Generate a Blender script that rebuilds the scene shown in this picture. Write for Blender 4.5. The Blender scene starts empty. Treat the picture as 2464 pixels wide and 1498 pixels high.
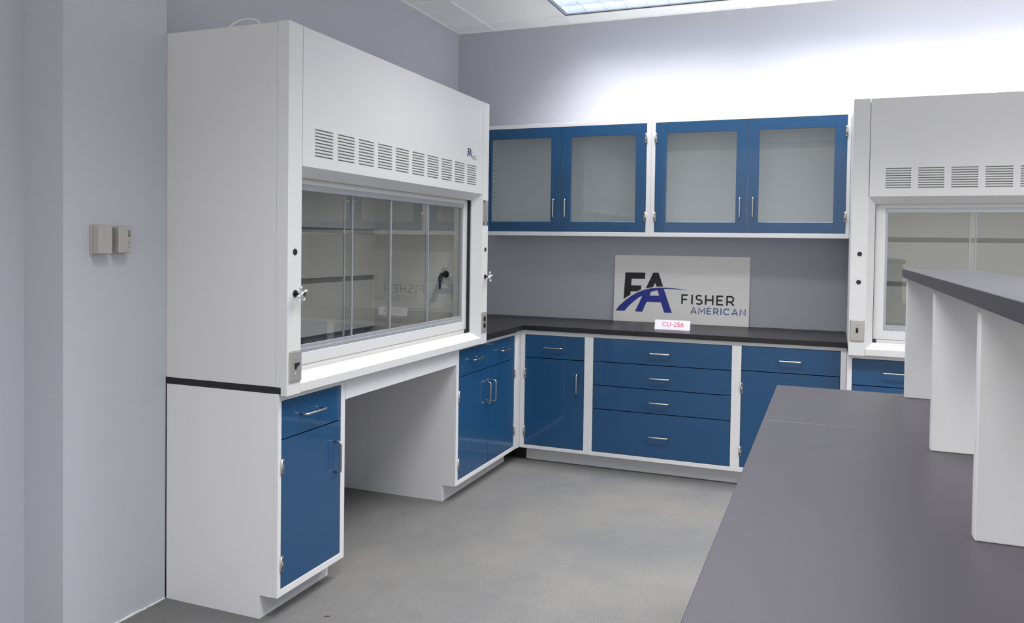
import bpy, bmesh, math, random
from mathutils import Vector, Matrix
from mathutils.geometry import tessellate_polygon

S = bpy.context.scene
C = S.collection
random.seed(3)

# ------------------------------------------------------------------ materials
def lin(c):
    c /= 255.0
    return c / 12.92 if c <= 0.04045 else ((c + 0.055) / 1.055) ** 2.4

def rgb(r, g, b):
    return (lin(r), lin(g), lin(b), 1.0)

def mat(name, col, rough=0.5, metal=0.0, spec=0.5, coat=0.0, bump=0.0, bscale=400.0, var=0.0, vscale=3.0):
    m = bpy.data.materials.new(name)
    m.use_nodes = True
    nt = m.node_tree
    b = nt.nodes['Principled BSDF']
    b.inputs['Base Color'].default_value = col
    b.inputs['Roughness'].default_value = rough
    b.inputs['Metallic'].default_value = metal
    b.inputs['Specular IOR Level'].default_value = spec
    b.inputs['Coat Weight'].default_value = coat
    b.inputs['Coat Roughness'].default_value = 0.04
    tc = nt.nodes.new('ShaderNodeTexCoord')
    if bump:
        n = nt.nodes.new('ShaderNodeTexNoise')
        n.inputs['Scale'].default_value = bscale
        n.inputs['Detail'].default_value = 3
        bp = nt.nodes.new('ShaderNodeBump')
        bp.inputs['Strength'].default_value = bump
        bp.inputs['Distance'].default_value = 0.001
        nt.links.new(tc.outputs['Object'], n.inputs['Vector'])
        nt.links.new(n.outputs['Fac'], bp.inputs['Height'])
        nt.links.new(bp.outputs['Normal'], b.inputs['Normal'])
    if var:
        n = nt.nodes.new('ShaderNodeTexNoise')
        n.inputs['Scale'].default_value = vscale
        n.inputs['Detail'].default_value = 4
        mx = nt.nodes.new('ShaderNodeMix')
        mx.data_type = 'RGBA'
        d = [max(0, col[i] * (1 - var)) for i in range(3)] + [1]
        l = [min(1, col[i] * (1 + var)) for i in range(3)] + [1]
        mx.inputs['A'].default_value = d
        mx.inputs['B'].default_value = l
        nt.links.new(tc.outputs['Object'], n.inputs['Vector'])
        nt.links.new(n.outputs['Fac'], mx.inputs['Factor'])
        nt.links.new(mx.outputs['Result'], b.inputs['Base Color'])
    return m

def glass(name, tint, ior=1.5, rough=0.0):
    m = bpy.data.materials.new(name)
    m.use_nodes = True
    nt = m.node_tree
    nt.nodes.clear()
    out = nt.nodes.new('ShaderNodeOutputMaterial')
    mix = nt.nodes.new('ShaderNodeMixShader')
    tr = nt.nodes.new('ShaderNodeBsdfTransparent')
    gl = nt.nodes.new('ShaderNodeBsdfGlossy')
    fr = nt.nodes.new('ShaderNodeFresnel')
    fr.inputs['IOR'].default_value = ior
    tr.inputs['Color'].default_value = tint
    gl.inputs['Color'].default_value = (1, 1, 1, 1)
    gl.inputs['Roughness'].default_value = rough
    # a pane mirrors on the face the ray enters; its inner face only lets it out
    geo = nt.nodes.new('ShaderNodeNewGeometry')
    inv = nt.nodes.new('ShaderNodeMath')
    inv.operation = 'SUBTRACT'
    inv.inputs[0].default_value = 1.0
    mul = nt.nodes.new('ShaderNodeMath')
    mul.operation = 'MULTIPLY'
    nt.links.new(geo.outputs['Backfacing'], inv.inputs[1])
    nt.links.new(inv.outputs[0], mul.inputs[0])
    nt.links.new(fr.outputs[0], mul.inputs[1])
    nt.links.new(mul.outputs[0], mix.inputs[0])
    nt.links.new(tr.outputs[0], mix.inputs[1])
    nt.links.new(gl.outputs[0], mix.inputs[2])
    nt.links.new(mix.outputs[0], out.inputs[0])
    return m

def emit(name, col, strength):
    m = bpy.data.materials.new(name)
    m.use_nodes = True
    b = m.node_tree.nodes['Principled BSDF']
    b.inputs['Base Color'].default_value = (0.8, 0.8, 0.8, 1)
    b.inputs['Emission Color'].default_value = col
    b.inputs['Emission Strength'].default_value = strength
    return m

M = {}
M['wall'] = mat('wall_paint', rgb(184, 185, 193), 0.75, spec=0.25, bump=0.25, bscale=260)
M['white'] = mat('white_powder_coat', rgb(210, 210, 210), 0.36, spec=0.5, bump=0.04, bscale=500, var=0.012, vscale=2)
M['white_frame'] = mat('white_cabinet_enamel', rgb(218, 218, 220), 0.32, spec=0.5)
M['liner'] = mat('hood_liner_panel', rgb(226, 225, 222), 0.55, spec=0.3)
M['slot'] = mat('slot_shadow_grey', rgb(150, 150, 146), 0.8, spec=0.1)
M['blue'] = mat('blue_enamel', rgb(20, 71, 112), 0.34, spec=0.4, coat=0.6)
M['black'] = mat('black_epoxy_resin', rgb(30, 29, 32), 0.38, spec=0.4, bump=0.03, bscale=600, var=0.10, vscale=9)
M['black_edge'] = M['black']
M['laminate'] = mat('black_laminate', rgb(50, 48, 54), 0.40, spec=0.5, bump=0.05, bscale=700, var=0.05, vscale=2)
M['dark'] = mat('black_plastic', rgb(26, 26, 28), 0.45)
M['void'] = mat('dark_gap', rgb(14, 14, 18), 0.8, spec=0.1)
M['steel'] = mat('brushed_nickel', rgb(200, 194, 184), 0.28, metal=1.0)
M['plate'] = mat('stainless_plate', rgb(186, 183, 178), 0.42, metal=0.6)
M['hinge'] = mat('hinge_steel', rgb(196, 192, 186), 0.35, metal=0.8)
M['alu'] = mat('anodised_aluminium', rgb(168, 170, 176), 0.4, metal=0.35)
M['chrome'] = mat('chrome', rgb(225, 225, 228), 0.12, metal=0.85)
M['brown'] = mat('brown_index_button', rgb(84, 54, 46), 0.4)
M['green'] = mat('green_index_button', rgb(24, 104, 84), 0.4)
M['beige'] = mat('beige_plastic', rgb(170, 167, 162), 0.5)
M['sign'] = mat('sign_board', rgb(242, 241, 238), 0.45)
M['ink_black'] = mat('ink_black', rgb(24, 24, 30), 0.5)
M['ink_blue'] = mat('ink_blue', rgb(24, 44, 150), 0.4)
M['ink_blue2'] = mat('ink_navy_blue', rgb(40, 72, 150), 0.4)
M['ink_red'] = mat('ink_red', rgb(204, 70, 78), 0.5)
M['ink_grey'] = mat('ink_grey', rgb(118, 118, 132), 0.5)
M['paper'] = mat('white_card', rgb(206, 204, 220), 0.6)
M['cable'] = mat('white_cable', rgb(225, 225, 222), 0.5)
M['tile'] = mat('ceiling_tile', rgb(246, 245, 242), 0.9, spec=0.1, bump=0.5, bscale=160, var=0.02, vscale=60)
M['tbar'] = mat('ceiling_grid', rgb(246, 246, 245), 0.45)
M['cab_in'] = mat('cabinet_interior', rgb(214, 217, 218), 0.5)
M['cab_glass'] = glass('cabinet_glass', (0.96, 0.975, 0.975, 1), 1.7)
M['hood_glass'] = glass('sash_glass', (0.955, 0.96, 0.95, 1), 1.78)
M['tube'] = emit('fluorescent_tube', (0.88, 0.93, 1.0, 1), 2.2)
M['louver'] = mat('louver_aluminium', rgb(222, 228, 240), 0.28, metal=0.5)
M['troffer'] = mat('troffer_paint', rgb(60, 66, 70), 0.5)
M['rubber'] = mat('edge_strip', rgb(150, 154, 160), 0.25, spec=0.7)

def carpet():
    m = bpy.data.materials.new('grey_carpet')
    m.use_nodes = True
    nt = m.node_tree
    b = nt.nodes['Principled BSDF']
    b.inputs['Roughness'].default_value = 0.95
    b.inputs['Specular IOR Level'].default_value = 0.1
    tc = nt.nodes.new('ShaderNodeTexCoord')
    def noise(scale, detail=3, rough=0.6, stretch=None):
        n = nt.nodes.new('ShaderNodeTexNoise')
        n.inputs['Scale'].default_value = scale
        n.inputs['Detail'].default_value = detail
        n.inputs['Roughness'].default_value = rough
        src = tc.outputs['Object']
        if stretch:
            mp = nt.nodes.new('ShaderNodeMapping')
            mp.inputs['Scale'].default_value = stretch
            mp.inputs['Rotation'].default_value = (0, 0, 0.35)
            nt.links.new(src, mp.inputs[0])
            src = mp.outputs[0]
        nt.links.new(src, n.inputs['Vector'])
        return n
    fine = noise(240, 4, 0.8)
    mid = noise(9, 4, 0.6)
    big = noise(1.5, 3, 0.5, (1.0, 0.8, 1))
    tint = noise(0.9, 2)
    r1 = nt.nodes.new('ShaderNodeValToRGB')
    r1.color_ramp.elements[0].position = 0.30
    r1.color_ramp.elements[0].color = rgb(70, 71, 74)
    r1.color_ramp.elements[1].position = 0.70
    r1.color_ramp.elements[1].color = rgb(146, 145, 143)
    nt.links.new(fine.outputs['Fac'], r1.inputs[0])
    r2 = nt.nodes.new('ShaderNodeValToRGB')
    r2.color_ramp.elements[0].position = 0.33
    r2.color_ramp.elements[0].color = (0.78, 0.79, 0.815, 1)
    r2.color_ramp.elements[1].position = 0.66
    r2.color_ramp.elements[1].color = (1.0, 0.985, 0.955, 1)
    nt.links.new(big.outputs['Fac'], r2.inputs[0])
    r3 = nt.nodes.new('ShaderNodeValToRGB')
    r3.color_ramp.elements[0].position = 0.3
    r3.color_ramp.elements[0].color = (0.92, 0.92, 0.925, 1)
    r3.color_ramp.elements[1].position = 0.7
    r3.color_ramp.elements[1].color = (1.0, 1.0, 1.0, 1)
    nt.links.new(mid.outputs['Fac'], r3.inputs[0])
    def mul(a, c):
        x = nt.nodes.new('ShaderNodeMix')
        x.data_type = 'RGBA'
        x.blend_type = 'MULTIPLY'
        x.inputs['Factor'].default_value = 1.0
        nt.links.new(a, x.inputs['A'])
        nt.links.new(c, x.inputs['B'])
        return x.outputs['Result']
    c = mul(mul(r1.outputs[0], r2.outputs[0]), r3.outputs[0])
    nt.links.new(c, b.inputs['Base Color'])
    bp = nt.nodes.new('ShaderNodeBump')
    bp.inputs['Strength'].default_value = 0.3
    bp.inputs['Distance'].default_value = 0.002
    nt.links.new(fine.outputs['Fac'], bp.inputs['Height'])
    nt.links.new(bp.outputs['Normal'], b.inputs['Normal'])
    return m
M['carpet'] = carpet()

# ------------------------------------------------------------------ helpers
def P(o, **k):
    for a, v in k.items():
        if v is not None:
            o[a] = v
    return o

def thing(name, label, cat, loc=(0, 0, 0), rz=0.0, group=None):
    o = bpy.data.objects.new(name, None)
    C.objects.link(o)
    o.empty_display_size = 0.05
    o.location = loc
    o.rotation_euler = (0, 0, rz)
    return P(o, label=label, category=cat, group=group)

def add_box(bm, x0, x1, y0, y1, z0, z1, bev=0.0, mi=0, seg=1):
    vs = [bm.verts.new((x, y, z)) for x in (x0, x1) for y in (y0, y1) for z in (z0, z1)]
    idx = [(0, 1, 3, 2), (4, 6, 7, 5), (0, 4, 5, 1), (2, 3, 7, 6), (0, 2, 6, 4), (1, 5, 7, 3)]
    fs = [bm.faces.new([vs[i] for i in f]) for f in idx]
    for f in fs:
        f.material_index = mi
    if bev:
        es = list({e for f in fs for e in f.edges})
        r = bmesh.ops.bevel(bm, geom=es, offset=bev, segments=seg, affect='EDGES', profile=0.5)
        for f in r['faces']:
            f.material_index = mi
    return fs

def add_prism(bm, pts, y0, y1, axis='y', mi=0, bev=0.0):
    """Extrude a polygon. axis y: pts are (x,z); axis z: pts are (x,y); axis x: pts are (y,z)."""
    def mk(p, t):
        if axis == 'y':
            return (p[0], t, p[1])
        if axis == 'z':
            return (p[0], p[1], t)
        return (t, p[0], p[1])
    a = [bm.verts.new(mk(p, y0)) for p in pts]
    b = [bm.verts.new(mk(p, y1)) for p in pts]
    fs = [bm.faces.new(a), bm.faces.new(list(reversed(b)))]
    n = len(pts)
    for i in range(n):
        fs.append(bm.faces.new((a[i], b[i], b[(i + 1) % n], a[(i + 1) % n])))
    for f in fs:
        f.material_index = mi
    return fs

def add_cyl(bm, p0, p1, r0, r1=None, n=20, mi=0):
    r1 = r0 if r1 is None else r1
    p0, p1 = Vector(p0), Vector(p1)
    d = (p1 - p0).normalized()
    u = d.orthogonal().normalized()
    v = d.cross(u)
    A = [bm.verts.new(p0 + (u * math.cos(2 * math.pi * i / n) + v * math.sin(2 * math.pi * i / n)) * r0) for i in range(n)]
    B = [bm.verts.new(p1 + (u * math.cos(2 * math.pi * i / n) + v * math.sin(2 * math.pi * i / n)) * r1) for i in range(n)]
    fs = [bm.faces.new(list(reversed(A))), bm.faces.new(B)]
    for i in range(n):
        f = bm.faces.new((A[i], A[(i + 1) % n], B[(i + 1) % n], B[i]))
        f.smooth = True
        fs.append(f)
    for f in fs:
        f.material_index = mi

def add_tube(bm, pts, r, n=10, mi=0):
    pts = [Vector(p) for p in pts]
    rings = []
    prev = None
    for i, p in enumerate(pts):
        d = (pts[min(i + 1, len(pts) - 1)] - pts[max(i - 1, 0)]).normalized()
        if prev is None:
            u = d.orthogonal().normalized()
        else:
            u = (prev - d * prev.dot(d)).normalized()
        prev = u
        v = d.cross(u)
        rings.append([bm.verts.new(p + (u * math.cos(2 * math.pi * k / n) + v * math.sin(2 * math.pi * k / n)) * r) for k in range(n)])
    for a, b in zip(rings, rings[1:]):
        for k in range(n):
            f = bm.faces.new((a[k], a[(k + 1) % n], b[(k + 1) % n], b[k]))
            f.smooth = True
            f.material_index = mi
    bm.faces.new(list(reversed(rings[0]))).material_index = mi
    bm.faces.new(rings[-1]).material_index = mi

def obj(name, bm, m, parent=None, **props):
    bmesh.ops.recalc_face_normals(bm, faces=bm.faces)
    me = bpy.data.meshes.new(name)
    bm.to_mesh(me)
    bm.free()
    for x in (m if isinstance(m, (list, tuple)) else [m]):
        me.materials.append(x)
    o = bpy.data.objects.new(name, me)
    C.objects.link(o)
    if parent:
        o.parent = parent
    return P(o, **props)

def box(name, m, parent, x0, x1, y0, y1, z0, z1, bev=0.0012, **props):
    bm = bmesh.new()
    add_box(bm, x0, x1, y0, y1, z0, z1, bev)
    return obj(name, bm, m, parent, **props)

def _arc(cx, cy, rx, ry, a0, a1, n=12):
    return [(cx + rx * math.cos(math.radians(a0 + (a1 - a0) * k / n)), cy + ry * math.sin(math.radians(a0 + (a1 - a0) * k / n))) for k in range(n + 1)]

# every glyph: advance width and strokes (centre lines) on a cap height of 1
GLYPHS = {
    'F': (0.58, [[(0, 0), (0, 1)], [(0, .93), (.52, .93)], [(0, .48), (.46, .48)]]),
    'I': (0.0, [[(0, 0), (0, 1)]]),
    'S': (0.56, [_arc(.29, .715, .25, .225, 35, 270, 16) + _arc(.29, .265, .27, .225, 90, -145, 16)[1:]]),
    'H': (0.68, [[(0, 0), (0, 1)], [(.64, 0), (.64, 1)], [(0, .5), (.64, .5)]]),
    'E': (0.56, [[(0, 0), (0, 1)], [(0, .93), (.54, .93)], [(0, .5), (.48, .5)], [(0, .07), (.55, .07)]]),
    'R': (0.62, [[(0, 0), (0, 1)], [(0, .93), (.28, .93)] + _arc(.30, .66, .26, .27, 90, -90, 12) + [(0, .39)], [(.30, .39), (.60, 0)]]),
    'A': (0.76, [[(0, 0), (.38, 1), (.76, 0)], [(.13, .27), (.63, .27)]]),
    'M': (0.80, [[(0, 0), (0, .96), (.40, .30), (.80, .96), (.80, 0)]]),
    'C': (0.78, [_arc(.45, .5, .43, .43, 45, 315, 24)]),
    'N': (0.68, [[(0, 0), (0, .96), (.66, .04), (.66, 1)]]),
    'U': (0.66, [[(0, 1), (0, .38)] + _arc(.31, .36, .31, .30, 180, 360, 16) + [(.62, .38), (.62, 1)]]),
    '-': (0.34, [[(0, .40), (.32, .40)]]),
    '1': (0.46, [[(.02, .80), (.24, .94), (.24, 0)], [(.02, .06), (.46, .06)]]),
    '5': (0.54, [[(.50, .93), (.08, .93), (.06, .53)] + _arc(.22, .32, .28, .26, 100, -140, 16)]),
    '6': (0.56, [[(.48, .90)] + _arc(.42, .42, .40, .50, 95, 180, 8) + [(.02, .34)], _arc(.28, .32, .25, .27, 0, 360, 24)]),
}

def stroke(bm, pts, w, y, depth):
    n = len(pts)
    closed = (pts[0][0] - pts[-1][0]) ** 2 + (pts[0][1] - pts[-1][1]) ** 2 < 1e-10
    L, R = [], []
    for i, p in enumerate(pts):
        a = pts[i - 1] if i > 0 else (pts[-2] if closed else None)
        b = pts[i + 1] if i < n - 1 else (pts[1] if closed else None)
        d1 = Vector((p[0] - a[0], p[1] - a[1])).normalized() if a else None
        d2 = Vector((b[0] - p[0], b[1] - p[1])).normalized() if b else None
        d1 = d1 or d2
        d2 = d2 or d1
        n1, n2 = Vector((-d1.y, d1.x)), Vector((-d2.y, d2.x))
        m = (n1 + n2)
        m = m.normalized() if m.length > 1e-6 else n1
        k = min(1.6, 1.0 / max(0.2, m.dot(n1)))
        L.append((p[0] + m.x * w / 2 * k, p[1] + m.y * w / 2 * k))
        R.append((p[0] - m.x * w / 2 * k, p[1] - m.y * w / 2 * k))
    f = lambda q, yy: bm.verts.new((q[0], yy, q[1]))
    rows = [[f(l, y), f(rr, y), f(rr, y - depth), f(l, y - depth)] for l, rr in zip(L, R)]
    for a, b in zip(rows, rows[1:]):
        for k in range(4):
            bm.faces.new((a[k], a[(k + 1) % 4], b[(k + 1) % 4], b[k]))
    bm.faces.new(rows[0])
    bm.faces.new(rows[-1])

def text_mesh(name, s, m, parent, x0, x1, z0, z1, y, depth=0.0006, weight=0.14, track=0.34):
    """Upright capital lettering on a plane facing -y, fitted to the box x0..x1, z0..z1."""
    h = z1 - z0
    tot = sum(GLYPHS[c][0] for c in s) + track * (len(s) - 1) + weight
    sx = (x1 - x0) / tot
    bm = bmesh.new()
    x = weight / 2
    for n_, c in enumerate(s):
        adv, sts = GLYPHS[c]
        for st in sts:
            stroke(bm, [(x0 + (x + px) * sx, z0 + pz * h) for px, pz in st], weight * h, y, depth + 0.00002 * (n_ % 2))
        x += adv + track
    return obj(name, bm, m, parent)

def add_flat(bm, loops, y, depth, mi=0):
    """Polygon with holes in the xz plane at y, thickened towards -y."""
    v3 = [[Vector((p[0], p[1], 0)) for p in l] for l in loops]
    tris = tessellate_polygon(v3)
    flat = [p for l in loops for p in l]
    f0 = [bm.verts.new((p[0], y, p[1])) for p in flat]
    f1 = [bm.verts.new((p[0], y - depth, p[1])) for p in flat]
    for t in tris:
        for vv in (f0, f1):
            try:
                bm.faces.new([vv[i] for i in t]).material_index = mi
            except ValueError:
                pass
    k = 0
    for l in loops:
        n = len(l)
        for i in range(n):
            bm.faces.new((f0[k + i], f0[k + (i + 1) % n], f1[k + (i + 1) % n], f1[k + i])).material_index = mi
        k += n

# logo outline in units: x 0..1 across the emblem, z 0..~0.7 (measured off the sign)
def LG(pts):
    out = []
    for u, v in pts:
        x = (u - 243) / 1032.0
        # the sign is seen slightly turned, the emblem rows fall about 0.04 per unit
        z = (978 + (u - 243) * 0.040 - v) / 1032.0
        out.append((x, z))
    return out
LOGO_F = LG([(373, 420), (667, 428), (663, 520), (468, 515), (464, 608), (613, 613), (611, 672), (555, 697), (460, 697), (456, 748), (400, 780), (358, 812)])
LOGO_A = LG([(780, 430), (857, 432), (930, 632), (880, 632), (835, 634), (812, 575), (782, 640), (730, 647), (678, 658)])
LOGO_S = LG([(243, 975), (300, 902), (375, 832), (460, 770), (560, 712), (660, 675), (760, 655), (870, 647), (960, 648),
             (1060, 655), (1160, 668), (1275, 690), (1180, 680), (1080, 669), (1000, 665), (940, 668), (1065, 1010),
             (955, 1005), (905, 858), (697, 850), (637, 993), (530, 988), (632, 765), (590, 780), (530, 826),
             (450, 895), (375, 980)])
LOGO_H = LG([(755, 708), (800, 694), (848, 685), (876, 763), (738, 760)])

def emblem(parent, x0, z0, w, y, depth=0.0006, xs=1.0):
    t = lambda l: [(x0 + p[0] * w * xs, z0 + p[1] * w) for p in l]
    bm = bmesh.new()
    add_flat(bm, [t(LOGO_F)], y, depth, 0)
    add_flat(bm, [t(LOGO_A)], y, depth, 0)
    add_flat(bm, [t(LOGO_S), t(LOGO_H)], y, depth, 1)
    return obj('emblem', bm, [M['ink_black'], M['ink_blue']], parent)

# ------------------------------------------------------------------ room shell
H = 3.066
XR, YF = 7.6, -8.6
bm = bmesh.new()
add_box(bm, -0.3, XR + 0.2, YF - 0.2, 0.2, -0.1, 0.0)
obj('floor', bm, M['carpet'], kind='structure')
bm = bmesh.new()
add_box(bm, -0.3, XR + 0.2, 0.0, 0.15, 0.0, H + 0.3)
obj('wall_back', bm, M['wall'], kind='structure')
bm = bmesh.new()
add_prism(bm, [(-0.2, YF), (0.048, YF), (0.048, -3.643), (0.24, -3.643), (0.24, -3.1778), (0.0, -3.1778), (0.0, 0.0), (-0.2, 0.0)],
          0.0, H + 0.3, 'z')
obj('wall_left', bm, M['wall'], kind='structure')
bm = bmesh.new()
pts = []
for i in range(24):
    y = -3.64 + i * 0.019
    add_box(bm, 0.24, 0.244 + 0.004 * random.random(), y, y + 0.02, 0.0, 0.002 + 0.004 * random.random())
obj('trim_1', bm, M['cable'], kind='structure')

GX = [0.302 + 0.618 * k for k in range(-1, 13)]
GY = [-0.212 - 0.602 * k for k in range(-1, 15)]
TROFFERS = []
for r in range(5):
    for c in range(4 if r == 0 else 3):
        k = 2 + 2 * c if r == 0 else 3 + 3 * c
        TROFFERS.append((GX[k], GX[k + 2], GY[2 + 3 * r], GY[1 + 3 * r]))

def in_troffer(x, y):
    return any(a < x < b and c < y < d for a, b, c, d in TROFFERS)

bm = bmesh.new()
xs = [-0.3] + [g for g in GX if 0 < g < XR] + [XR + 0.15]
ys = [YF - 0.15] + sorted(g for g in GY if YF < g < 0) + [0.15]
for x0, x1 in zip(xs, xs[1:]):
    for y0, y1 in zip(ys, ys[1:]):
        if not in_troffer((x0 + x1) / 2, (y0 + y1) / 2):
            add_box(bm, x0, x1, y0, y1, H, H + 0.02, mi=0)
T = 0.012
for x in xs[1:-1]:
    for y0, y1 in zip(ys, ys[1:]):
        if not in_troffer(x, (y0 + y1) / 2):
            add_box(bm, x - T, x + T, y0 + T, y1 - T, H - 0.005, H + 0.001, mi=1)
for y in ys[1:-1]:
    for x0, x1 in zip(xs, xs[1:]):
        if not in_troffer((x0 + x1) / 2, y):
            add_box(bm, x0, x1, y - T, y + T, H - 0.0052, H + 0.001, mi=1)
# wall angle
add_box(bm, 0.0, XR, -0.02, 0.0, H - 0.004, H, mi=1)
add_box(bm, 0.0, 0.02, -3.17, -0.02, H - 0.004, H, mi=1)
add_box(bm, -0.3, XR + 0.15, YF - 0.15, 0.15, H + 0.2, H + 0.25, mi=0)
obj('ceiling', bm, [M['tile'], M['tbar']], kind='structure')

# ------------------------------------------------------------------ ceiling lights
LIGHT_W = 19.0
def troffer(i, x0, x1, y0, y1):
    W, D = x1 - x0, y1 - y0
    if i == 0:
        lab = 'recessed louvered ceiling light in view at the top, near the back wall'
    else:
        lab = 'recessed louvered ceiling light further out in the room'
    t = thing('ceiling_light', lab, 'light', (x0, y0, H), group=None if i == 0 else 'louvered ceiling lights out in the room')
    bm = bmesh.new()
    g = 0.014
    for a in ((g, g + .004, g, D - g), (W - g - .004, W - g, g, D - g), (g, W - g, g, g + .004), (g, W - g, D - g - .004, D - g)):
        add_box(bm, *a, -0.004, 0.09)
    add_box(bm, g, W - g, g, D - g, 0.09, 0.1)
    obj('housing', bm, M['troffer'], t)
    bm = bmesh.new()
    f = 0.012
    for a in ((0.004, g, 0.004, D - 0.004), (W - g, W - 0.004, 0.004, D - 0.004), (g, W - g, 0.004, g), (g, W - g, D - g, D - 0.004)):
        add_box(bm, *a, -0.007, 0.002)
    obj('trim_frame', bm, M['tbar'], t)
    bm = bmesh.new()
    a, b = 0.042, 0.042
    nx, ny = 8, 3
    for k in range(nx + 1):
        x = a + (W - 2 * a) * k / nx
        add_prism(bm, [(x - 0.0015, 0.0), (x + 0.0015, 0.0), (x + 0.007, 0.05), (x - 0.007, 0.05)], b, D - b, 'y')
    for k in range(ny + 1):
        y = b + (D - 2 * b) * k / ny
        add_prism(bm, [(y - 0.0015, 0.0), (y + 0.0015, 0.0), (y + 0.009, 0.05), (y - 0.009, 0.05)], a, W - a, 'x')
    # sloping outer reflector
    for (p, q) in (((g + .004, 0.0), (a, 0.05)),):
        add_prism(bm, [(p[0], 0.0), (p[0] + .001, 0.0), (q[0], q[1]), (q[0] - .001, q[1])], g, D - g, 'y')
        add_prism(bm, [(W - p[0], 0.0), (W - p[0] - .001, 0.0), (W - q[0], q[1]), (W - q[0] + .001, q[1])], g, D - g, 'y')
        add_prism(bm, [(p[0], 0.0), (p[0] + .001, 0.0), (q[0], q[1]), (q[0] - .001, q[1])], g, W - g, 'x')
        add_prism(bm, [(D - p[0], 0.0), (D - p[0] - .001, 0.0), (D - q[0], q[1]), (D - q[0] + .001, q[1])], g, W - g, 'x')
    obj('louver', bm, M['louver'], t)
    bm = bmesh.new()
    add_box(bm, 0.03, W - 0.03, 0.03, D - 0.03, 0.076, 0.08)
    obj('lamp_panel', bm, M['tube'], t)
    la = bpy.data.lights.new('louver_light', 'AREA')
    la.shape = 'RECTANGLE'
    la.size = W - 0.1
    la.size_y = D - 0.1
    la.energy = LIGHT_W * 0.76 if y1 > -0.5 else LIGHT_W * 1.25
    la.color = (1.0, 0.99, 0.99)
    la.spread = math.radians(112)
    lo = bpy.data.objects.new('louver_light', la)
    C.objects.link(lo)
    lo.parent = t
    lo.location = (W / 2, D / 2, -0.008)
for i, a in enumerate(TROFFERS):
    troffer(i, *a)

# ------------------------------------------------------------------ hardware
def handle_bar(parent, cx, cz, y, length, vertical, proj=0.032, r=0.0045):
    """D pull in front of the plane y (towards -y)."""
    bm = bmesh.new()
    h = length / 2
    k = 0.012
    path = [(-h, 0.0)]
    path += [(-h, -(proj - k))]
    for i in range(1, 6):
        a = math.pi / 2 * i / 5
        path.append((-h + k - k * math.cos(a), -(proj - k) - k * math.sin(a)))
    path2 = [(-p[0], p[1]) for p in reversed(path)]
    path += path2
    pts = []
    for a, b in path:
        pts.append((cx, y + b, cz + a) if vertical else (cx + a, y + b, cz))
    add_tube(bm, pts, r, 10)
    return obj('handle', bm, M['steel'], parent)

def hinge(parent, x, z0, z1, y, side):
    """side +1: leaf runs to +x from the pin line (pin on the left)."""
    bm = bmesh.new()
    zc = (z0 + z1) / 2
    add_cyl(bm, (x, y - 0.003, z0), (x, y - 0.003, z1), 0.0045, n=12)
    a, b = (x, x + side * 0.011)
    add_box(bm, min(a, b), max(a, b), y - 0.0055, y, z0 + 0.001, z1 - 0.001, 0.0008)
    for dz in (-0.016, 0.016):
        c = x + side * 0.0055
        add_box(bm, c - 0.0022, c + 0.0022, y - 0.0060, y - 0.0052, zc + dz - 0.007, zc + dz + 0.007, 0, 1)
    return obj('hinge', bm, [M['hinge'], M['void']], parent)

def frame_bm(W, z0, z1, l, r, b, t, d=0.02, y0=0.0):
    bm = bmesh.new()
    e = 0.001
    add_box(bm, 0, l, y0, y0 + d, z0, z1, e)
    add_box(bm, r, W, y0, y0 + d, z0, z1, e)
    add_box(bm, l - e, r + e, y0, y0 + d, z0, b, e)
    add_box(bm, l - e, r + e, y0, y0 + d, t, z1, e)
    return bm

def base_cabinet(label, loc, rz, W, z0, z1, l, r, b, t, fronts, depth=0.58, toe=(0.0, None), toe_back=0.082, name='base_cabinet', group=None):
    o = thing(name, label, 'cabinet', loc, rz, group)
    bm = frame_bm(W, z0, z1, l, r, b, t)
    obj('face_frame', bm, M['white_frame'], o)
    bm = bmesh.new()
    # open-fronted carcass behind the frame
    th = 0.016
    add_box(bm, 0.0, th, 0.0199, depth, z0, z1, 0)
    add_box(bm, W - th, W, 0.0199, depth, z0, z1, 0)
    add_box(bm, th, W - th, 0.0199, depth, z0, z0 + th, 0)
    add_box(bm, th, W - th, 0.0199, depth, z1 - th, z1, 0)
    add_box(bm, th, W - th, depth - th, depth, z0 + th, z1 - th, 0)
    obj('carcass', bm, M['white_frame'], o)
    tx0, tx1 = toe[0], (W if toe[1] is None else toe[1])
    box('toe_kick', M['white_frame'], o, tx0, tx1, toe_back, depth, 0.0, z0, 0.0005)
    g = 0.0022
    for f in fronts:
        kind, fx0, fx1, fz0, fz1 = f['k'], f['x0'], f['x1'], f['z0'], f['z1']
        bm = bmesh.new()
        add_box(bm, fx0 + g, fx1 - g, 0.0005, 0.0185, fz0 + g, fz1 - g, 0.0015, seg=2)
        d = obj(kind, bm, M['blue'], o)
        for h in f.get('h', []):
            handle_bar(d, h[0], h[1], 0.0006, h[2], h[3])
        for hz in f.get('hinges', []):
            s = f['hs']
            hx = (fx0 - 0.001) if s > 0 else (fx1 + 0.001)
            hinge(d, hx, hz[0], hz[1], 0.0, s)
    return o

def F(k, x0, x1, z0, z1, h=(), hinges=(), hs=1):
    return dict(k=k, x0=x0, x1=x1, z0=z0, z1=z1, h=h, hinges=hinges, hs=hs)

HL = 0.128
HZ = [(0.178, 0.245), (0.562, 0.628)]
Z0, Z1 = 0.0924, 0.882
YB = -0.647
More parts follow.
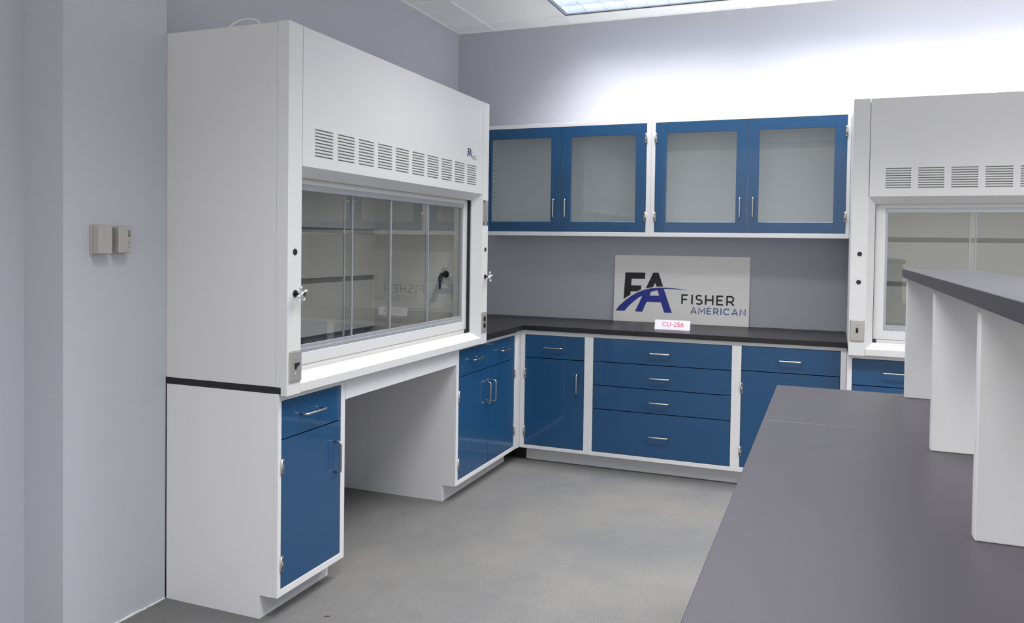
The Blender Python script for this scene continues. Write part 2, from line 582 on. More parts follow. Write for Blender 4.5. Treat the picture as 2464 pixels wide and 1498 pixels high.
# back wall run -------------------------------------------------------------
base_cabinet('base cabinet with one drawer over one door, in the corner on the back wall',
             (0.795, YB, 0), 0, 1.2703 - 0.795, Z0, Z1, 0.032, 0.444, 0.115, 0.853,
             [F('drawer', 0.032, 0.444, 0.700, 0.853, [(0.235, 0.774, HL, False)]),
              F('door', 0.032, 0.444, 0.115, 0.700, [(0.400, 0.549, HL, True)], HZ, 1)], toe=(0.022, None))
base_cabinet('wide base cabinet with a stack of four blue drawers, below the logo sign',
             (1.2703, YB, 0), 0, 2.1922 - 1.2703, Z0, Z1, 0.027, 0.8957, 0.118, 0.856,
             [F('drawer', 0.027, 0.8957, a, b, [(0.459, h, HL, False)]) for a, b, h in
              ((0.703, 0.856, 0.778), (0.550, 0.703, 0.622), (0.397, 0.550, 0.469), (0.118, 0.397, 0.254))])
base_cabinet('blue base cabinet right of the four drawer cabinet, one drawer over one door',
             (2.1922, YB, 0), 0, 2.8073 - 2.1922, Z0, Z1, 0.030, 0.584, 0.122, 0.860,
             [F('drawer', 0.030, 0.584, 0.709, 0.860, [(0.308, 0.782, HL, False)]),
              F('door', 0.030, 0.584, 0.122, 0.709, [(0.535, 0.549, HL, True)], [(0.19, 0.25), (0.574, 0.636)], 1)])
# left wall run -------------------------------------------------------------
R90 = math.pi / 2
XL = 0.79
base_cabinet('narrow blue cabinet under the near end of the left fume hood',
             (XL, -3.176, 0), R90, 0.449, Z0, 0.8705, 0.020, 0.419, 0.120, 0.842,
             [F('drawer', 0.020, 0.419, 0.693, 0.842, [(0.206, 0.772, 0.135, False)]),
              F('door', 0.020, 0.419, 0.120, 0.693, [(0.374, 0.546, HL, True)], [(0.190, 0.247), (0.562, 0.620)], 1)],
             depth=0.785 - 0.25 + 0.01)
l2 = base_cabinet('blue cabinet with two drawers over two doors, between knee space and corner',
             (XL, -1.6233, 0), R90, 1.6233 - 0.7055, Z0, Z1 - 0.0125, 0.031, 0.884, 0.118, 0.852,
             [F('drawer', 0.031, 0.4575, 0.699, 0.852, [(0.250, 0.780, HL, False)]),
              F('drawer', 0.4575, 0.884, 0.699, 0.852, [(0.672, 0.783, HL, False)]),
              F('door', 0.031, 0.4575, 0.118, 0.699, [(0.416, 0.552, HL, True)], [(0.179, 0.241), (0.561, 0.624)], 1),
              F('door', 0.4575, 0.884, 0.118, 0.699, [(0.495, 0.553, HL, True)], [(0.193, 0.254), (0.573, 0.636)], -1)],
             depth=XL - 0.224, toe_back=0.0803)
box('filler_panel', M['white_frame'], l2, 0.0, 0.016, XL - 0.222, XL - 0.002, 0.0, 0.868, 0.0005)
# knee space apron
t = thing('apron_panel', 'white apron panel bridging the knee space under the left fume hood', 'panel', (XL, -2.7265, 0), R90)
bm = bmesh.new()
add_box(bm, 0.0005, 1.1025, 0.0, 0.018, 0.774, 0.8700, 0.001)
add_box(bm, 0.0005, 0.012, -0.0015, 0.018, 0.774, 0.8700, 0.0005)
obj('rail', bm, M['white_frame'], t)
bm = bmesh.new()
add_box(bm, 0.0005, 1.1025, 0.018, 0.55, 0.850, 0.8700, 0.001)
obj('support_shelf', bm, M['white_frame'], t)
# corner filler
t = thing('corner_filler', 'white corner filler between the two cabinet runs', 'filler panel', (XL, YB, 0))
bm = bmesh.new()
add_prism(bm, [(-0.012, -0.0575), (0.0, -0.0575), (0.004, -0.001), (0.004, 0.019), (-0.012, 0.019)], Z0, 0.8815, 'z')
obj('filler_strip', bm, M['white_frame'], t)
box('void_shade_board', M['dark'], t, -0.075, 0.024, 0.094, 0.110, 0.0, 0.09, 0.0)  # black board standing in for the shade in the open corner void
# cabinet under the right hood ----------------------------------------------
base_cabinet('blue and white base cabinet under the right fume hood, half hidden by the island',
             (2.8085, -0.800, 0), 0, 0.92, Z0, 0.8705, 0.026, 0.890, 0.118, 0.842,
             [F('drawer', 0.026, 0.458, 0.693, 0.842, [(0.242, 0.772, HL, False)]),
              F('drawer', 0.458, 0.890, 0.693, 0.842, [(0.674, 0.772, HL, False)]),
              F('door', 0.026, 0.458, 0.118, 0.693, [(0.416, 0.552, HL, True)], HZ, 1),
              F('door', 0.458, 0.890, 0.118, 0.693, [(0.500, 0.552, HL, True)], HZ, -1)], depth=0.74)
base_cabinet('blue three drawer cabinet under the far end of the right fume hood',
             (3.7305, -0.800, 0), 0, 0.955, Z0, 0.8705, 0.026, 0.929, 0.118, 0.842,
             [F('drawer', 0.026, 0.929, 0.693, 0.842, [(0.478, 0.772, HL, False)]),
              F('drawer', 0.026, 0.929, 0.405, 0.693, [(0.478, 0.550, HL, False)]),
              F('drawer', 0.026, 0.929, 0.118, 0.405, [(0.478, 0.262, HL, False)])], depth=0.74)

# ------------------------------------------------------------------ worktops
def slab(label, x0, x1, y0, y1, z0, z1, m=None, name='countertop', e=0.0015):
    bm = bmesh.new()
    add_box(bm, x0, x1, y0, y1, z0, z1, e, seg=2)
    o = obj(name, bm, m or M['black'])
    return P(o, label=label, category='countertop')
CT0, CT1 = 0.882, 0.914
slab('black countertop on the back wall, left length in the corner', 0.002, 1.5725, -0.668, -0.002, CT0, CT1)
slab('black countertop on the back wall, right length ending at the right hood', 1.5735, 2.8065, -0.668, -0.002, CT0, CT1)
slab('short black countertop on the left wall between the left fume hood and the corner', 0.002, 0.822, -1.293, -0.669, CT0, CT1)
slab('black worktop slab under the left fume hood', 0.03, 0.798, -3.1755, -1.2945, 0.8705, 0.8964)
slab('black worktop slab under the right fume hood', 2.8085, 4.69, -0.830, -0.03, 0.8705, 0.8964)
# support batten under the short left countertop (the hood slab is lower)

# ------------------------------------------------------------------ fume hoods
def plug(parent, u, z, y=0.0):
    bm = bmesh.new()
    add_cyl(bm, (u, y, z), (u, y - 0.003, z), 0.0125, 0.0115, 24)
    add_cyl(bm, (u, y - 0.003, z), (u, y - 0.0042, z), 0.007, 0.006, 20)
    return obj('hole_plug', bm, M['dark'], parent)

def valve(parent, u, z, button, rot=0.4):
    bm = bmesh.new()
    add_cyl(bm, (u, 0, z), (u, -0.004, z), 0.014, 0.013, 20, 0)
    add_cyl(bm, (u, -0.004, z), (u, -0.026, z), 0.005, 0.005, 14, 0)
    st = obj('service_valve', bm, M['dark'], parent)
    bm = bmesh.new()
    add_cyl(bm, (u, -0.022, z), (u, -0.044, z), 0.011, 0.010, 20, 0)
    for k in range(4):
        a = rot + k * math.pi / 2
        dx, dz = math.cos(a), math.sin(a)
        prev = None
        pts = [(u + dx * q, -0.030 - 0.004 * math.sin(q * 60), z + dz * q) for q in (0.006, 0.012, 0.018, 0.022)]
        add_tube(bm, pts, 0.0045, 10)
        bmesh.ops.create_uvsphere(bm, u_segments=12, v_segments=8, radius=0.0072,
                                  matrix=Matrix.Translation((u + dx * 0.024, -0.0335, z + dz * 0.024)))
    for f in bm.faces:
        f.smooth = True
    hd = obj('valve_handle', bm, M['chrome'], st)
    bm = bmesh.new()
    add_cyl(bm, (u, -0.044, z), (u, -0.047, z), 0.009, 0.008, 20, 0)
    obj('index_button', bm, button, st)

def wall_plate(parent, u, z, w=0.072, h=0.118, kind='switch'):
    bm = bmesh.new()
    add_box(bm, u - w / 2, u + w / 2, -0.005, 0.0, z - h / 2, z + h / 2, 0.0045, seg=2)
    o = obj('switch_plate' if kind == 'switch' else 'outlet_plate', bm, M['plate'], parent)
    bm = bmesh.new()
    if kind == 'switch':
        add_box(bm, u - 0.0055, u + 0.0055, -0.0056, -0.0049, z - 0.0125, z + 0.0125, 0.0)
        add_prism(bm, [(-0.0055, z - 0.008), (-0.0055, z + 0.010), (-0.020, z + 0.016), (-0.022, z + 0.009)], u - 0.004, u + 0.004, 'x')
        obj('toggle', bm, M['dark'], o)
    else:
        for dz in (-0.0195, 0.0195):
            add_cyl(bm, (u, -0.0050, z + dz), (u, -0.0068, z + dz), 0.0165, 0.0160, 28)
        obj('socket', bm, M['dark'], o)
    bm = bmesh.new()
    for dz in ((-0.03, 0.03) if kind == 'switch' else (0.0,)):
        add_cyl(bm, (u, -0.0050, z + dz), (u, -0.0066, z + dz), 0.0035, 0.0028, 12)
    obj('screw', bm, M['chrome'], o)

def fume_hood(label, loc, rz, W, left, right, extras):
    o = thing('fume_hood', label, 'fume hood', loc, rz)
    ZT, ZB, ZH = 2.2685, 0.866, 1.737
    ZS = 0.8970
    D = 0.795
    PW = 0.0835
    # side panels
    for s in (0, 1):
        a = 0.0 if s == 0 else W - 0.02
        bm = bmesh.new()
        add_box(bm, a, a + 0.02, 0.0535, D, ZS, ZT - 0.002, 0.0008)
        obj('side_panel', bm, M['white'], o)
        # front post: flat face, bevelled jamb towards the opening, returns down past the worktop edge
        bm = bmesh.new()
        f = (lambda u: u) if s == 0 else (lambda u: W - u)
        prof = [(f(0), 0.0), (f(PW), 0.0), (f(PW + 0.038), 0.05), (f(PW + 0.038), 0.058), (f(0.02), 0.058), (f(0.02), 0.0515), (f(0), 0.0515)]
        zt2 = ZH + 0.0
        add_prism(bm, prof, ZS, zt2, 'z')
        prof2 = [(f(0), 0.0), (f(PW), 0.0), (f(PW), 0.058), (f(0.02), 0.058), (f(0.02), 0.0515), (f(0), 0.0515)]
        add_prism(bm, prof2, zt2, ZT, 'z')
        a0, a1 = sorted((f(0), f(PW)))
        add_box(bm, a0, a1, 0.0, 0.027, ZB, ZS, 0.0)
        post = obj('front_post', bm, M['white'], o)
    # header panel with louvre slots
    bm = bmesh.new()
    hx0, hx1 = PW + 0.003, W - PW - 0.003
    gx = []
    for k in range(10):
        s = 0.164 + 0.154 * k * (W - 0.328 - 0.018) / (0.154 * 9 + 0.128)
    pitch = (W - 0.164 - 0.178 - 0.124) / 9.0
    groups = [(0.166 + pitch * k, 0.166 + pitch * k + 0.124) for k in range(10)]
    rows = [(1.8895 - 0.01285 * k - 0.0055, 1.8895 - 0.01285 * k) for k in range(9)][::-1]
    xs = sorted([hx0, hx1] + [v for g in groups for v in g])
    zs = sorted([ZH, ZT - 0.001] + [v for g in rows for v in g])
    V = {}
    def gv(x, z, y=0.0):
        k = (round(x, 5), round(z, 5), round(y, 5))
        if k not in V:
            V[k] = bm.verts.new((x, y, z))
        return V[k]
    def is_hole(x, z):
        return any(a < x < b for a, b in groups) and any(a < z < b for a, b in rows)
    for x0, x1 in zip(xs, xs[1:]):
        for z0, z1 in zip(zs, zs[1:]):
            if is_hole((x0 + x1) / 2, (z0 + z1) / 2):
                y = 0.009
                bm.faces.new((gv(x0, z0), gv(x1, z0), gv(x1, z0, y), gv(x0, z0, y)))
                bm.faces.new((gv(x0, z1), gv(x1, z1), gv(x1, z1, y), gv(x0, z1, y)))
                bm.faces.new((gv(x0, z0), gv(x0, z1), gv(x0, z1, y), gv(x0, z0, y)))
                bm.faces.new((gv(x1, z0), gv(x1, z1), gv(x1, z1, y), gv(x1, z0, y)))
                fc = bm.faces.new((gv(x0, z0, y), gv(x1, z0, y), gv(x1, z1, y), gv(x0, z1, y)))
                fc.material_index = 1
            else:
                bm.faces.new((gv(x0, z0), gv(x1, z0), gv(x1, z1), gv(x0, z1)))
    # returns: ends, top and the sloping soffit
    def q(*pts):
        bm.faces.new([bm.verts.new(p) for p in pts])
    q((hx0, 0, ZH), (hx0, 0, ZT - .001), (hx0, 0.02, ZT - .001), (hx0, 0.02, ZH))
    q((hx1, 0, ZH), (hx1, 0, ZT - .001), (hx1, 0.02, ZT - .001), (hx1, 0.02, ZH))
    q((hx0, 0, ZT - .001), (hx1, 0, ZT - .001), (hx1, 0.02, ZT - .001), (hx0, 0.02, ZT - .001))
    q((hx0 - .003, 0, ZH), (hx1 + .003, 0, ZH), (hx1 - 0.035, 0.05, ZH - 0.038), (hx0 + 0.035, 0.05, ZH - 0.038))
    q((hx0 + 0.035, 0.05, ZH - 0.038), (hx1 - 0.035, 0.05, ZH - 0.038), (hx1 - 0.035, 0.058, ZH - 0.038), (hx0 + 0.035, 0.058, ZH - 0.038))
    q((hx0 + 0.035, 0.058, ZH - 0.038), (hx1 - 0.035, 0.058, ZH - 0.038), (hx1 - 0.035, 0.058, ZH + 0.1), (hx0 + 0.035, 0.058, ZH + 0.1))
    bmesh.ops.remove_doubles(bm, verts=bm.verts, dist=1e-5)
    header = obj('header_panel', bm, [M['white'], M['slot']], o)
    # dark lining behind the seams, hood top
    bm = bmesh.new()
    add_box(bm, 0.022, W - 0.022, 0.0585, D - 0.01, 2.235, 2.25)
    add_box(bm, PW - 0.006, W - PW + 0.006, 0.021, 0.024, ZH + 0.004, 2.25)
    obj('top_panel', bm, M['white'], o)
    # interior liner
    bm = bmesh.new()
    il, ir = PW + 0.03, W - PW - 0.03
    add_box(bm, 0.0205, il, 0.10, D - 0.005, ZS, 2.1)
    add_box(bm, ir, W - 0.0205, 0.10, D - 0.005, ZS, 2.1)
    add_box(bm, il, ir, 0.10, D - 0.005, 2.02, 2.1)
    add_box(bm, il, ir, D - 0.03, D - 0.005, ZS, 2.02)
    obj('liner', bm, M['liner'], o)
    bm = bmesh.new()
    bz = [(ZS + 0.045, 1.225), (1.253, 1.498), (1.526, 2.018)]
    for a, b in bz:
        add_box(bm, il + 0.001, ir - 0.001, 0.694, 0.700, a, b, 0.001)
    add_box(bm, il + 0.001, ir - 0.001, 0.712, 0.716, ZS + 0.03, 2.018, mi=1)
    obj('baffle', bm, [M['liner'], M['slot']], o)
    # access panel outlines on the inside walls
    for s, xx in ((0, il + 0.0006), (1, ir - 0.0006)):
        bm = bmesh.new()
        y0, y1, z0, z1, r = 0.20, 0.62, 1.06, 1.93, 0.06
        loop = []
        for cx_, cz_, a0 in ((y1 - r, z1 - r, 0), (y0 + r, z1 - r, 90), (y0 + r, z0 + r, 180), (y1 - r, z0 + r, 270)):
            for k in range(7):
                a = math.radians(a0 + 15 * k)
                loop.append((xx, cx_ + r * math.cos(a), cz_ + r * math.sin(a)))
        loop.append(loop[0])
        add_tube(bm, loop, 0.0012, 6)
        obj('access_panel_edge', bm, M['white'], o)
    # airfoil sill
    bm = bmesh.new()
    sx0, sx1 = PW + 0.002, W - PW - 0.002 + 0.0
    prof = [(0.0, 0.869), (0.0, 0.902), (0.004, 0.905), (0.050, 0.936), (0.060, 0.936), (0.060, 0.928), (0.012, 0.896), (0.026, 0.892), (0.026, 0.869)]
    add_prism(bm, prof, sx0, sx1, 'x')
    obj('sill', bm, M['white'], o)
    bm = bmesh.new()
    add_box(bm, sx0 + 0.055, sx1 - 0.055, 0.080, 0.0995, 0.8972, 0.9525)
    obj('inner_ledge', bm, M['liner'], o)
    # sash
    sl, sr = PW + 0.0405, W - PW - 0.0405
    bm = bmesh.new()
    y0, y1 = 0.077, 0.099
    gl, gr = sl + 0.052, sr - 0.052
    add_box(bm, sl, gl, y0, y1, 0.953, 1.76, 0.0015)
    add_box(bm, gr, sr, y0, y1, 0.953, 1.76, 0.0015)
    add_box(bm, gl - .001, gr + .001, y0, y1, 0.953, 1.002, 0.0015)
    add_box(bm, gl - .001, gr + .001, y0, y1, 1.676, 1.76, 0.0015)
    sash = obj('sash', bm, M['white'], o)
    bm = bmesh.new()
    add_box(bm, gl, gr, y0 + 0.001, y1 - 0.002, 1.002, 1.018, 0.001)
    add_box(bm, gl + .002, gr - .002, y0 + 0.006, y1 - 0.004, 1.017, 1.034, 0.001)
    add_box(bm, gl, gr, y0 - 0.002, y1 - 0.002, 1.652, 1.677, 0.001)
    add_box(bm, gl, gl + 0.012, y0 + 0.002, y1 - 0.004, 1.018, 1.653, 0.001)
    add_box(bm, gr - 0.012, gr, y0 + 0.002, y1 - 0.004, 1.018, 1.653, 0.001)
    obj('sash_track', bm, M['alu'], sash)
    panes = [(gl + 0.010, gl + 0.390, 0), (gl + 0.338, gl + 0.740, 1), (gl + 0.722, gl + 1.110, 0), (gl + 1.104, gr - 0.010, 1)]
    if extras.get('panes'):
        panes = extras['panes'](gl, gr)
    for a, b, k in panes:
        py = 0.0835 if k == 0 else 0.0905
        bm = bmesh.new()
        add_box(bm, a, b, py, py + 0.004, 1.03, 1.656)
        pn = obj('glass_pane', bm, M['hood_glass'], o)
        for e in (a, b):
            if gl + 0.02 < e < gr - 0.02:
                box('edge_strip', M['rubber'], pn, e - 0.003, e + 0.003, py - 0.002, py + 0.006, 1.034, 1.652, 0.001)
    # black gasket in the gap beside the sash, and foot blocks
    bm = bmesh.new()
    for f in ((lambda u: u), (lambda u: W - u)):
        a, b = sorted((f(PW + 0.0372), f(PW + 0.0402)))
        add_box(bm, a, b, 0.0585, 0.10, 0.955, ZH)
        a, b = sorted((f(PW + 0.0385), f(PW + 0.058)))
        add_box(bm, a, b, 0.0605, 0.10, 0.9275, 0.951)
    obj('gasket', bm, M['dark'], o)
    # fittings
    for kind, s, u, z in left:
        if kind == 'plug':
            plug(o, u, z)
        elif kind == 'valve':
            valve(o, u, z, M['brown'])
        elif kind == 'switch':
            wall_plate(o, u, z)
    for kind, s, u, z in right:
        if kind == 'plug':
            plug(o, u, z)
        elif kind == 'valve':
            valve(o, u, z, M['green'], 0.2)
        elif kind == 'outlet':
            wall_plate(o, u, z, kind='outlet')
    return o, header

hood, header = fume_hood('large white fume hood on the left wall, long side panel towards the viewer',
    (0.827, -3.176, 0), R90, 1.8795,
    [('plug', 0, 0.044, 1.408), ('valve', 0, 0.046, 1.250), ('switch', 0, 0.0475, 0.974)],
    [('plug', 1, 1.843, 1.417), ('valve', 1, 1.845, 1.258), ('outlet', 1, 1.836, 0.992)], {})
W1 = 1.8795
# logo sticker on the header
emblem(header, 1.572, 1.933, 0.085, -0.0002, 0.0005)
text_mesh('logo_lettering', 'FISHER', M['ink_grey'], header, 1.634, 1.690, 1.936, 1.945, -0.0002, 0.0005)
text_mesh('logo_lettering', 'AMERICAN', M['ink_grey'], header, 1.645, 1.706, 1.9255, 1.932, -0.0002, 0.0005)
# data plate on the right post
bm = bmesh.new()
add_box(bm, 1.800, 1.876, -0.002, 0.0, 1.556, 1.704, 0.0008)
lp = obj('data_plate', bm, M['plate'], hood)
emblem(lp, 1.803, 1.686, 0.034, -0.0021, 0.0004)
bm = bmesh.new()
rr = random.Random(5)
z = 1.678
for k in range(17):
    w = (0.022, 0.03, 0.05, 0.056)[k % 4] * (0.8 + 0.3 * rr.random())
    c = 1.838
    if k < 11:
        add_box(bm, c - w / 2, c + w / 2, -0.0026, -0.0019, z, z + 0.0016)
    else:
        add_box(bm, c - 0.018, c + 0.018, -0.0026, -0.0019, z, z + 0.0014)
    z -= 0.0072 if k < 11 else 0.0036
obj('fine_print', bm, M['ink_grey'], lp)
bm = bmesh.new()
for c in (1.8125, 1.8640):
    add_box(bm, c - 0.005, c + 0.005, -0.0027, -0.0019, 1.560, 1.574)
    add_box(bm, c - 0.0035, c + 0.0035, -0.0027, -0.0019, 1.574, 1.582)
obj('arrow_mark', bm, M['ink_black'], lp)
# gooseneck outlet inside the right wall
def outlet(parent, W):
    x = W - 0.0835 - 0.03
    y, z = 0.215, 1.268
    bm = bmesh.new()
    add_cyl(bm, (x, y, z), (x - 0.010, y, z), 0.021, 0.018, 28)
    add_cyl(bm, (x - 0.010, y, z), (x - 0.030, y, z), 0.014, 0.012, 20)
    pts = [(x - 0.02, y, z), (x - 0.05, y, z + 0.002), (x - 0.068, y, z - 0.004), (x - 0.076, y, z - 0.02)]
    add_tube(bm, pts, 0.010, 14)
    add_cyl(bm, (x - 0.076, y, z - 0.014), (x - 0.078, y, z - 0.040), 0.013, 0.010, 18)
    add_cyl(bm, (x - 0.078, y, z - 0.038), (x - 0.079, y, z - 0.085), 0.008, 0.0045, 16)
    obj('gas_outlet', bm, M['dark'], parent)
outlet(hood, W1)
# white cable loop lying on the hood roof
bm = bmesh.new()
pts = []
for k in range(13):
    a = math.pi * k / 12
    pts.append((0.008 + 0.012 * math.sin(a), 0.215 + 0.075 * math.cos(a), 2.250 + 0.045 * math.sin(a) ** 0.8 if 0 < k < 12 else 2.250))
add_tube(bm, pts, 0.0035, 8)
obj('cable', bm, M['cable'], hood)

hood2, header2 = fume_hood('white fume hood on the back wall at the right, partly behind the island shelf',
    (2.811, -0.859, 0), 0.0, 1.8795,
    [('plug', 0, 0.046, 1.423), ('plug', 0, 0.044, 1.269), ('switch', 0, 0.042, 1.003)],
    [('plug', 1, 1.843, 1.417), ('plug', 1, 1.845, 1.258), ('outlet', 1, 1.836, 0.992)],
    {'panes': lambda gl, gr: [(gl + 0.010, gl + 0.437, 0), (gl + 0.410, gl + 0.80, 1), (gl + 0.78, gl + 1.16, 0), (gl + 1.14, gr - 0.01, 1)]})

# ------------------------------------------------------------------ wall cabinets
def wall_cabinet(label, x0, x1, l, seam, r, glasses, hx):
    yf = -0.33
    z0, z1 = 1.5135, 2.2941
    b, t = 1.541, 2.268
    o = thing('wall_cabinet', label, 'cabinet', (x0, yf, 0))
    W = x1 - x0
    g = lambda x: x - x0
    obj('face_frame', frame_bm(W, z0, z1, g(l), g(r), b, t), M['white_frame'], o)
    bm = bmesh.new()
    D = 0.328
    th = 0.016
    add_box(bm, 0, th, 0.0199, D, z0, z1)
    add_box(bm, W - th, W, 0.0199, D, z0, z1)
    add_box(bm, th, W - th, 0.0199, D, z0, z0 + th)
    add_box(bm, th, W - th, 0.0199, D, z1 - th, z1)
    add_box(bm, th, W - th, D - th, D, z0 + th, z1 - th)
    obj('carcass', bm, M['cab_in'], o)
    bm = bmesh.new()
    for sx in (th, W - th):
        s = 1 if sx == th else -1
        for yy in (0.07, 0.285):
            for k in range(14):
                zz = 1.71 + k * 0.0328
                a, c = sorted((sx, sx + s * 0.0008))
                add_box(bm, a, c, yy - 0.009, yy + 0.009, zz - 0.0025, zz + 0.0025)
    obj('shelf_slots', bm, M['dark'], o)
    gb, gt = 1.612, 2.196
    for i, (a, c) in enumerate(((l, seam), (seam, r))):
        ga, gc = glasses[i]
        gp = 0.002
        a, c = a + gp, c - gp
        bm = bmesh.new()
        y0, y1 = 0.0005, 0.0185
        add_box(bm, g(a), g(ga), y0, y1, b + gp, t - gp, 0.001)
        add_box(bm, g(gc), g(c), y0, y1, b + gp, t - gp, 0.001)
        add_box(bm, g(ga) - .001, g(gc) + .001, y0, y1, b + gp, gb, 0.001)
        add_box(bm, g(ga) - .001, g(gc) + .001, y0, y1, gt, t - gp, 0.001)
        d = obj('door', bm, M['blue'], o)
        bm = bmesh.new()
        add_box(bm, g(ga) - 0.004, g(gc) + 0.004, 0.008, 0.012, gb - 0.004, gt + 0.004)
        obj('glass_pane', bm, M['cab_glass'], d)
        handle_bar(d, g(hx[i]), 1.702, 0.0006, 0.130, True, 0.03, 0.0042)
        hxx = g(l) - 0.001 if i == 0 else g(r) + 0.001
        for hz in ((1.617, 1.677), (2.138, 2.202)):
            hinge(d, hxx, hz[0], hz[1], 0.0, 1 if i == 0 else -1)
    return o
wall_cabinet('wall cabinet with two blue framed glass doors, the left one beside the left hood',
             0.322, 1.5835, 0.353, 0.953, 1.553, ((0.433, 0.881), (1.029, 1.480)), (0.909, 0.993))
wall_cabinet('wall cabinet with two blue framed glass doors, the right one beside the right hood',
             1.5845, 2.8095, 1.611, 2.204, 2.789, ((1.687, 2.134), (2.274, 2.717)), (2.162, 2.242))

# ------------------------------------------------------------------ sign and card
def sign():
    o = thing('sign_board', 'white logo sign board leaning on the back wall above the black countertop', 'sign', (1.268, -0.034, 0.9145))
    o.rotation_euler = (math.radians(-3.4), 0, 0)
    w, h = 0.936, 0.4715
    bm = bmesh.new()
    add_box(bm, 0, w, 0.0, 0.005, 0, h, 0.0006)
    obj('board', bm, M['sign'], o)
    # board outline measured in the same crop as the emblem: lower left (205,1115), scale 1910 units across 0.936 m
    k = 0.936 / 1910.0 * 1.0
    emblem(o, (243 - 212) * k, 0.0715, 1032 * k, -0.0003, 0.0006)
    text_mesh('lettering', 'FISHER', M['ink_black'], o, 0.480, 0.843, 0.1385, 0.2050, -0.0003, 0.0006, 0.165, 0.34)
    text_mesh('lettering', 'AMERICAN', M['ink_blue2'], o, 0.545, 0.916, 0.0740, 0.1185, -0.0003, 0.0006, 0.15, 0.36)
sign()

def card():
    o = thing('name_card', 'folded white card with red writing standing in front of the logo sign', 'card', (1.656, -0.472, 0.9142))
    o.rotation_euler = (0, 0, math.radians(-0.5))
    w, h, s = 0.227, 0.060, 0.022
    th = 0.0008
    bm = bmesh.new()
    add_prism(bm, [(0.0, 0.0), (th, 0.0), (s, h - 0.001), (2 * s - th, 0.0), (2 * s, 0.0), (s + 0.0003, h + 0.0002), (s - 0.0003, h + 0.0002)], 0.0, w, 'x')
    obj('card_stock', bm, M['paper'], o)
    t = text_mesh('lettering', 'CU-156', M['ink_red'], o, 0.048, 0.187, 0.0, 0.030, 0.0, 0.0002, 0.15, 0.20)
    a = math.atan2(s, h)
    t.rotation_euler = (-a, 0, 0)
    t.location = (0, s * 0.33 - 0.0004, h * 0.33 + 0.0)
card()

# ------------------------------------------------------------------ boxes on the pilaster
def control_box(label, y0, y1, z0, z1, grille):
    o = thing('wall_mounted_thermostat', label, 'thermostat', (0.24, y0, z0), R90)
    w, h = y1 - y0, z1 - z0
    box('back_plate', M['beige'], o, -0.0005, w + 0.0015, -0.012, 0.0, -0.001, h + 0.001, 0.0015)
    c = box('cover', M['beige'], o, 0.002, w - 0.001, -0.045, -0.012, 0.002, h - 0.003, 0.003)
    if grille:
        bm = bmesh.new()
        for k in range(6):
            zz = h - 0.018 - k * 0.0042
            add_box(bm, w - 0.019, w - 0.010, -0.0455, -0.0448, zz, zz + 0.0022)
        for dx, dz in ((-0.012, 0.042), (-0.018, 0.037), (-0.018, 0.027), (-0.012, 0.023)):
            add_box(bm, w + dx - 0.0015, w + dx + 0.0015, -0.0455, -0.0448, dz, dz + 0.0025)
        obj('printed_scale', bm, M['dark'], c)
control_box('plain grey box on the grey wall pillar, left of the two', -3.5365, -3.474, 1.391, 1.497, False)
control_box('grey thermostat with small dark scale on the wall pillar, nearer the hood', -3.450, -3.388, 1.394, 1.495, True)

# ------------------------------------------------------------------ island
IX0, IX1, IY0, IY1 = 2.528, 3.66, -4.95, -2.362
slab('dark grey island worktop, far short length under the raised shelf', IX0, IX1, -3.0530, IY1, 0.884, 0.914, M['laminate'])
slab('dark grey island worktop, long near length filling the lower right', IX0, IX1, IY0, -3.0538, 0.884, 0.914, M['laminate'])
n = 3
wid = (IY1 - IY0 - 0.06) / n
for k in range(n):
    yy = IY1 - 0.03 - wid * k
    lab = ('blue and white island cabinet at the far end', 'blue and white island cabinet in the middle', 'blue and white island cabinet at the near end')[k]
    base_cabinet(lab + ', below the island worktop', (IX0 + 0.03, yy, 0), -R90, wid - 0.001, Z0, 0.8835, 0.03, wid - 0.031, 0.118, 0.853,
                 [F('drawer', 0.03, wid / 2, 0.70, 0.853, [(0.03 + (wid / 2 - 0.03) / 2, 0.776, HL, False)]),
                  F('drawer', wid / 2, wid - 0.031, 0.70, 0.853, [(wid / 2 + (wid / 2 - 0.03) / 2, 0.776, HL, False)]),
                  F('door', 0.03, wid / 2, 0.118, 0.70, [(wid / 2 - 0.04, 0.55, HL, True)], HZ, 1),
                  F('door', wid / 2, wid - 0.031, 0.118, 0.70, [(wid / 2 + 0.04, 0.55, HL, True)], HZ, -1)],
                 depth=IX1 - IX0 - 0.06, name='island_cabinet')
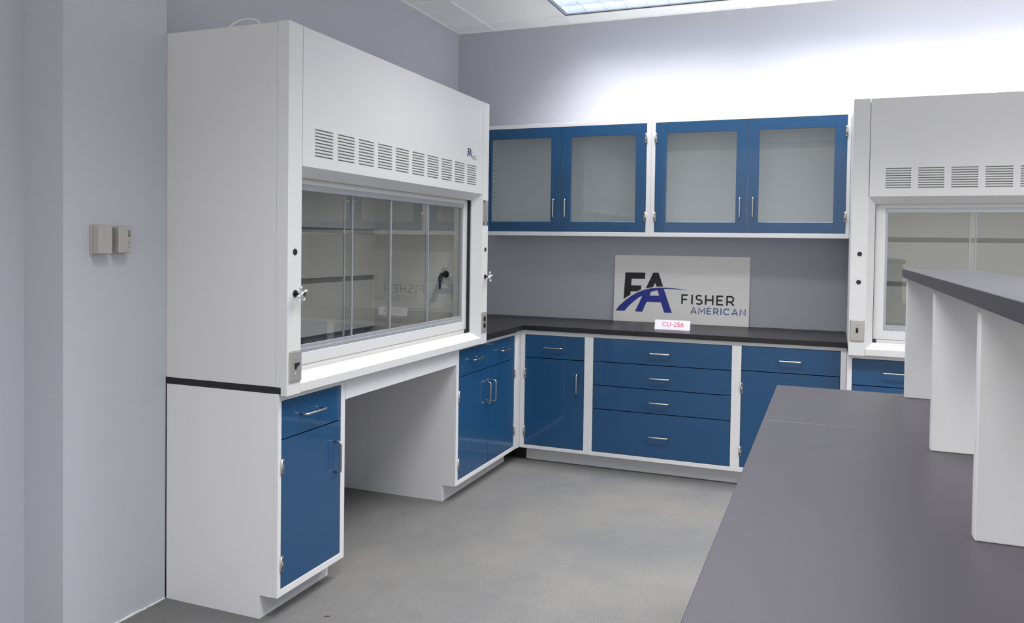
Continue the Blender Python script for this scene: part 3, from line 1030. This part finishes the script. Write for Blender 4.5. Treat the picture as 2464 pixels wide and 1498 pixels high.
# raised shelf on uprights
t = thing('island_shelf', 'raised dark topped shelf on white upright panels along the island', 'shelf', (2.972, -2.34, 0.9142))
SY1, SY0 = 0.012, -2.55
bm = bmesh.new()
add_box(bm, -0.010, 0.238, SY0, SY1, 1.3470 - 0.9142, 1.3780 - 0.9142, 0.0012)
obj('shelf_top', bm, M['laminate'], t)
for y0, y1 in ((-2.437, -2.400), (-3.268, -3.232), (-3.981, -3.945), (-4.80, -4.764)):
    bm = bmesh.new()
    add_box(bm, 0.0, 0.226, y0 + 2.34, y1 + 2.34, 0.0, 1.3468 - 0.9142, 0.002, seg=2)
    obj('upright_panel', bm, M['white'], t)

# small debris on the carpet
for (x, y, r, a, lab) in ((0.931, -3.059, 0.010, 0.5, 'small brown scrap on the carpet before the left hood cabinet'),
                          (1.884, -2.214, 0.004, 0.0, 'tiny dark speck on the open carpet near the island')):
    bm = bmesh.new()
    for k in range(3 if r > .005 else 1):
        add_box(bm, -r * 0.9 + k * r * 0.7, -r * 0.4 + k * r * 0.9, -r * .25, r * .2 + 0.001 * k, 0.0, 0.003, 0.0006)
    o = obj('debris', bm, M['brown'])
    o.location = (x, y, 0.0005)
    o.rotation_euler = (0, 0, a)
    P(o, label=lab, category='debris')

# ------------------------------------------------------------------ world, camera
w = bpy.data.worlds.new('world')
S.world = w
w.use_nodes = True
w.node_tree.nodes['Background'].inputs[0].default_value = (1.0, 0.99, 0.98, 1)
w.node_tree.nodes['Background'].inputs[1].default_value = 0.98

cam = bpy.data.cameras.new('camera')
co = bpy.data.objects.new('camera', cam)
C.objects.link(co)
R_ = Vector((0.92918947, 0.36933472, 0.01409922))
U_ = Vector((-0.02215852, 0.01758809, 0.99959975))
F_ = Vector((-0.36893892, 0.92912998, -0.02452657))
mw = Matrix(((R_.x, U_.x, -F_.x, 2.71718979), (R_.y, U_.y, -F_.y, -5.66409338), (R_.z, U_.z, -F_.z, 1.44652742), (0, 0, 0, 1)))
co.matrix_world = mw
cam.sensor_fit = 'HORIZONTAL'
cam.sensor_width = 36.0
cam.lens = 1938.9824 / 2464 * 36.0
cam.shift_y = -112.786 / 2464
cam.clip_start = 0.05
S.camera = co

S.view_settings.view_transform = 'Standard'
S.view_settings.look = 'None'
S.view_settings.gamma = 1.0
S.view_settings.use_curve_mapping = False
S.view_settings.exposure = 0.45
S.cycles.max_bounces = 14
S.cycles.diffuse_bounces = 7
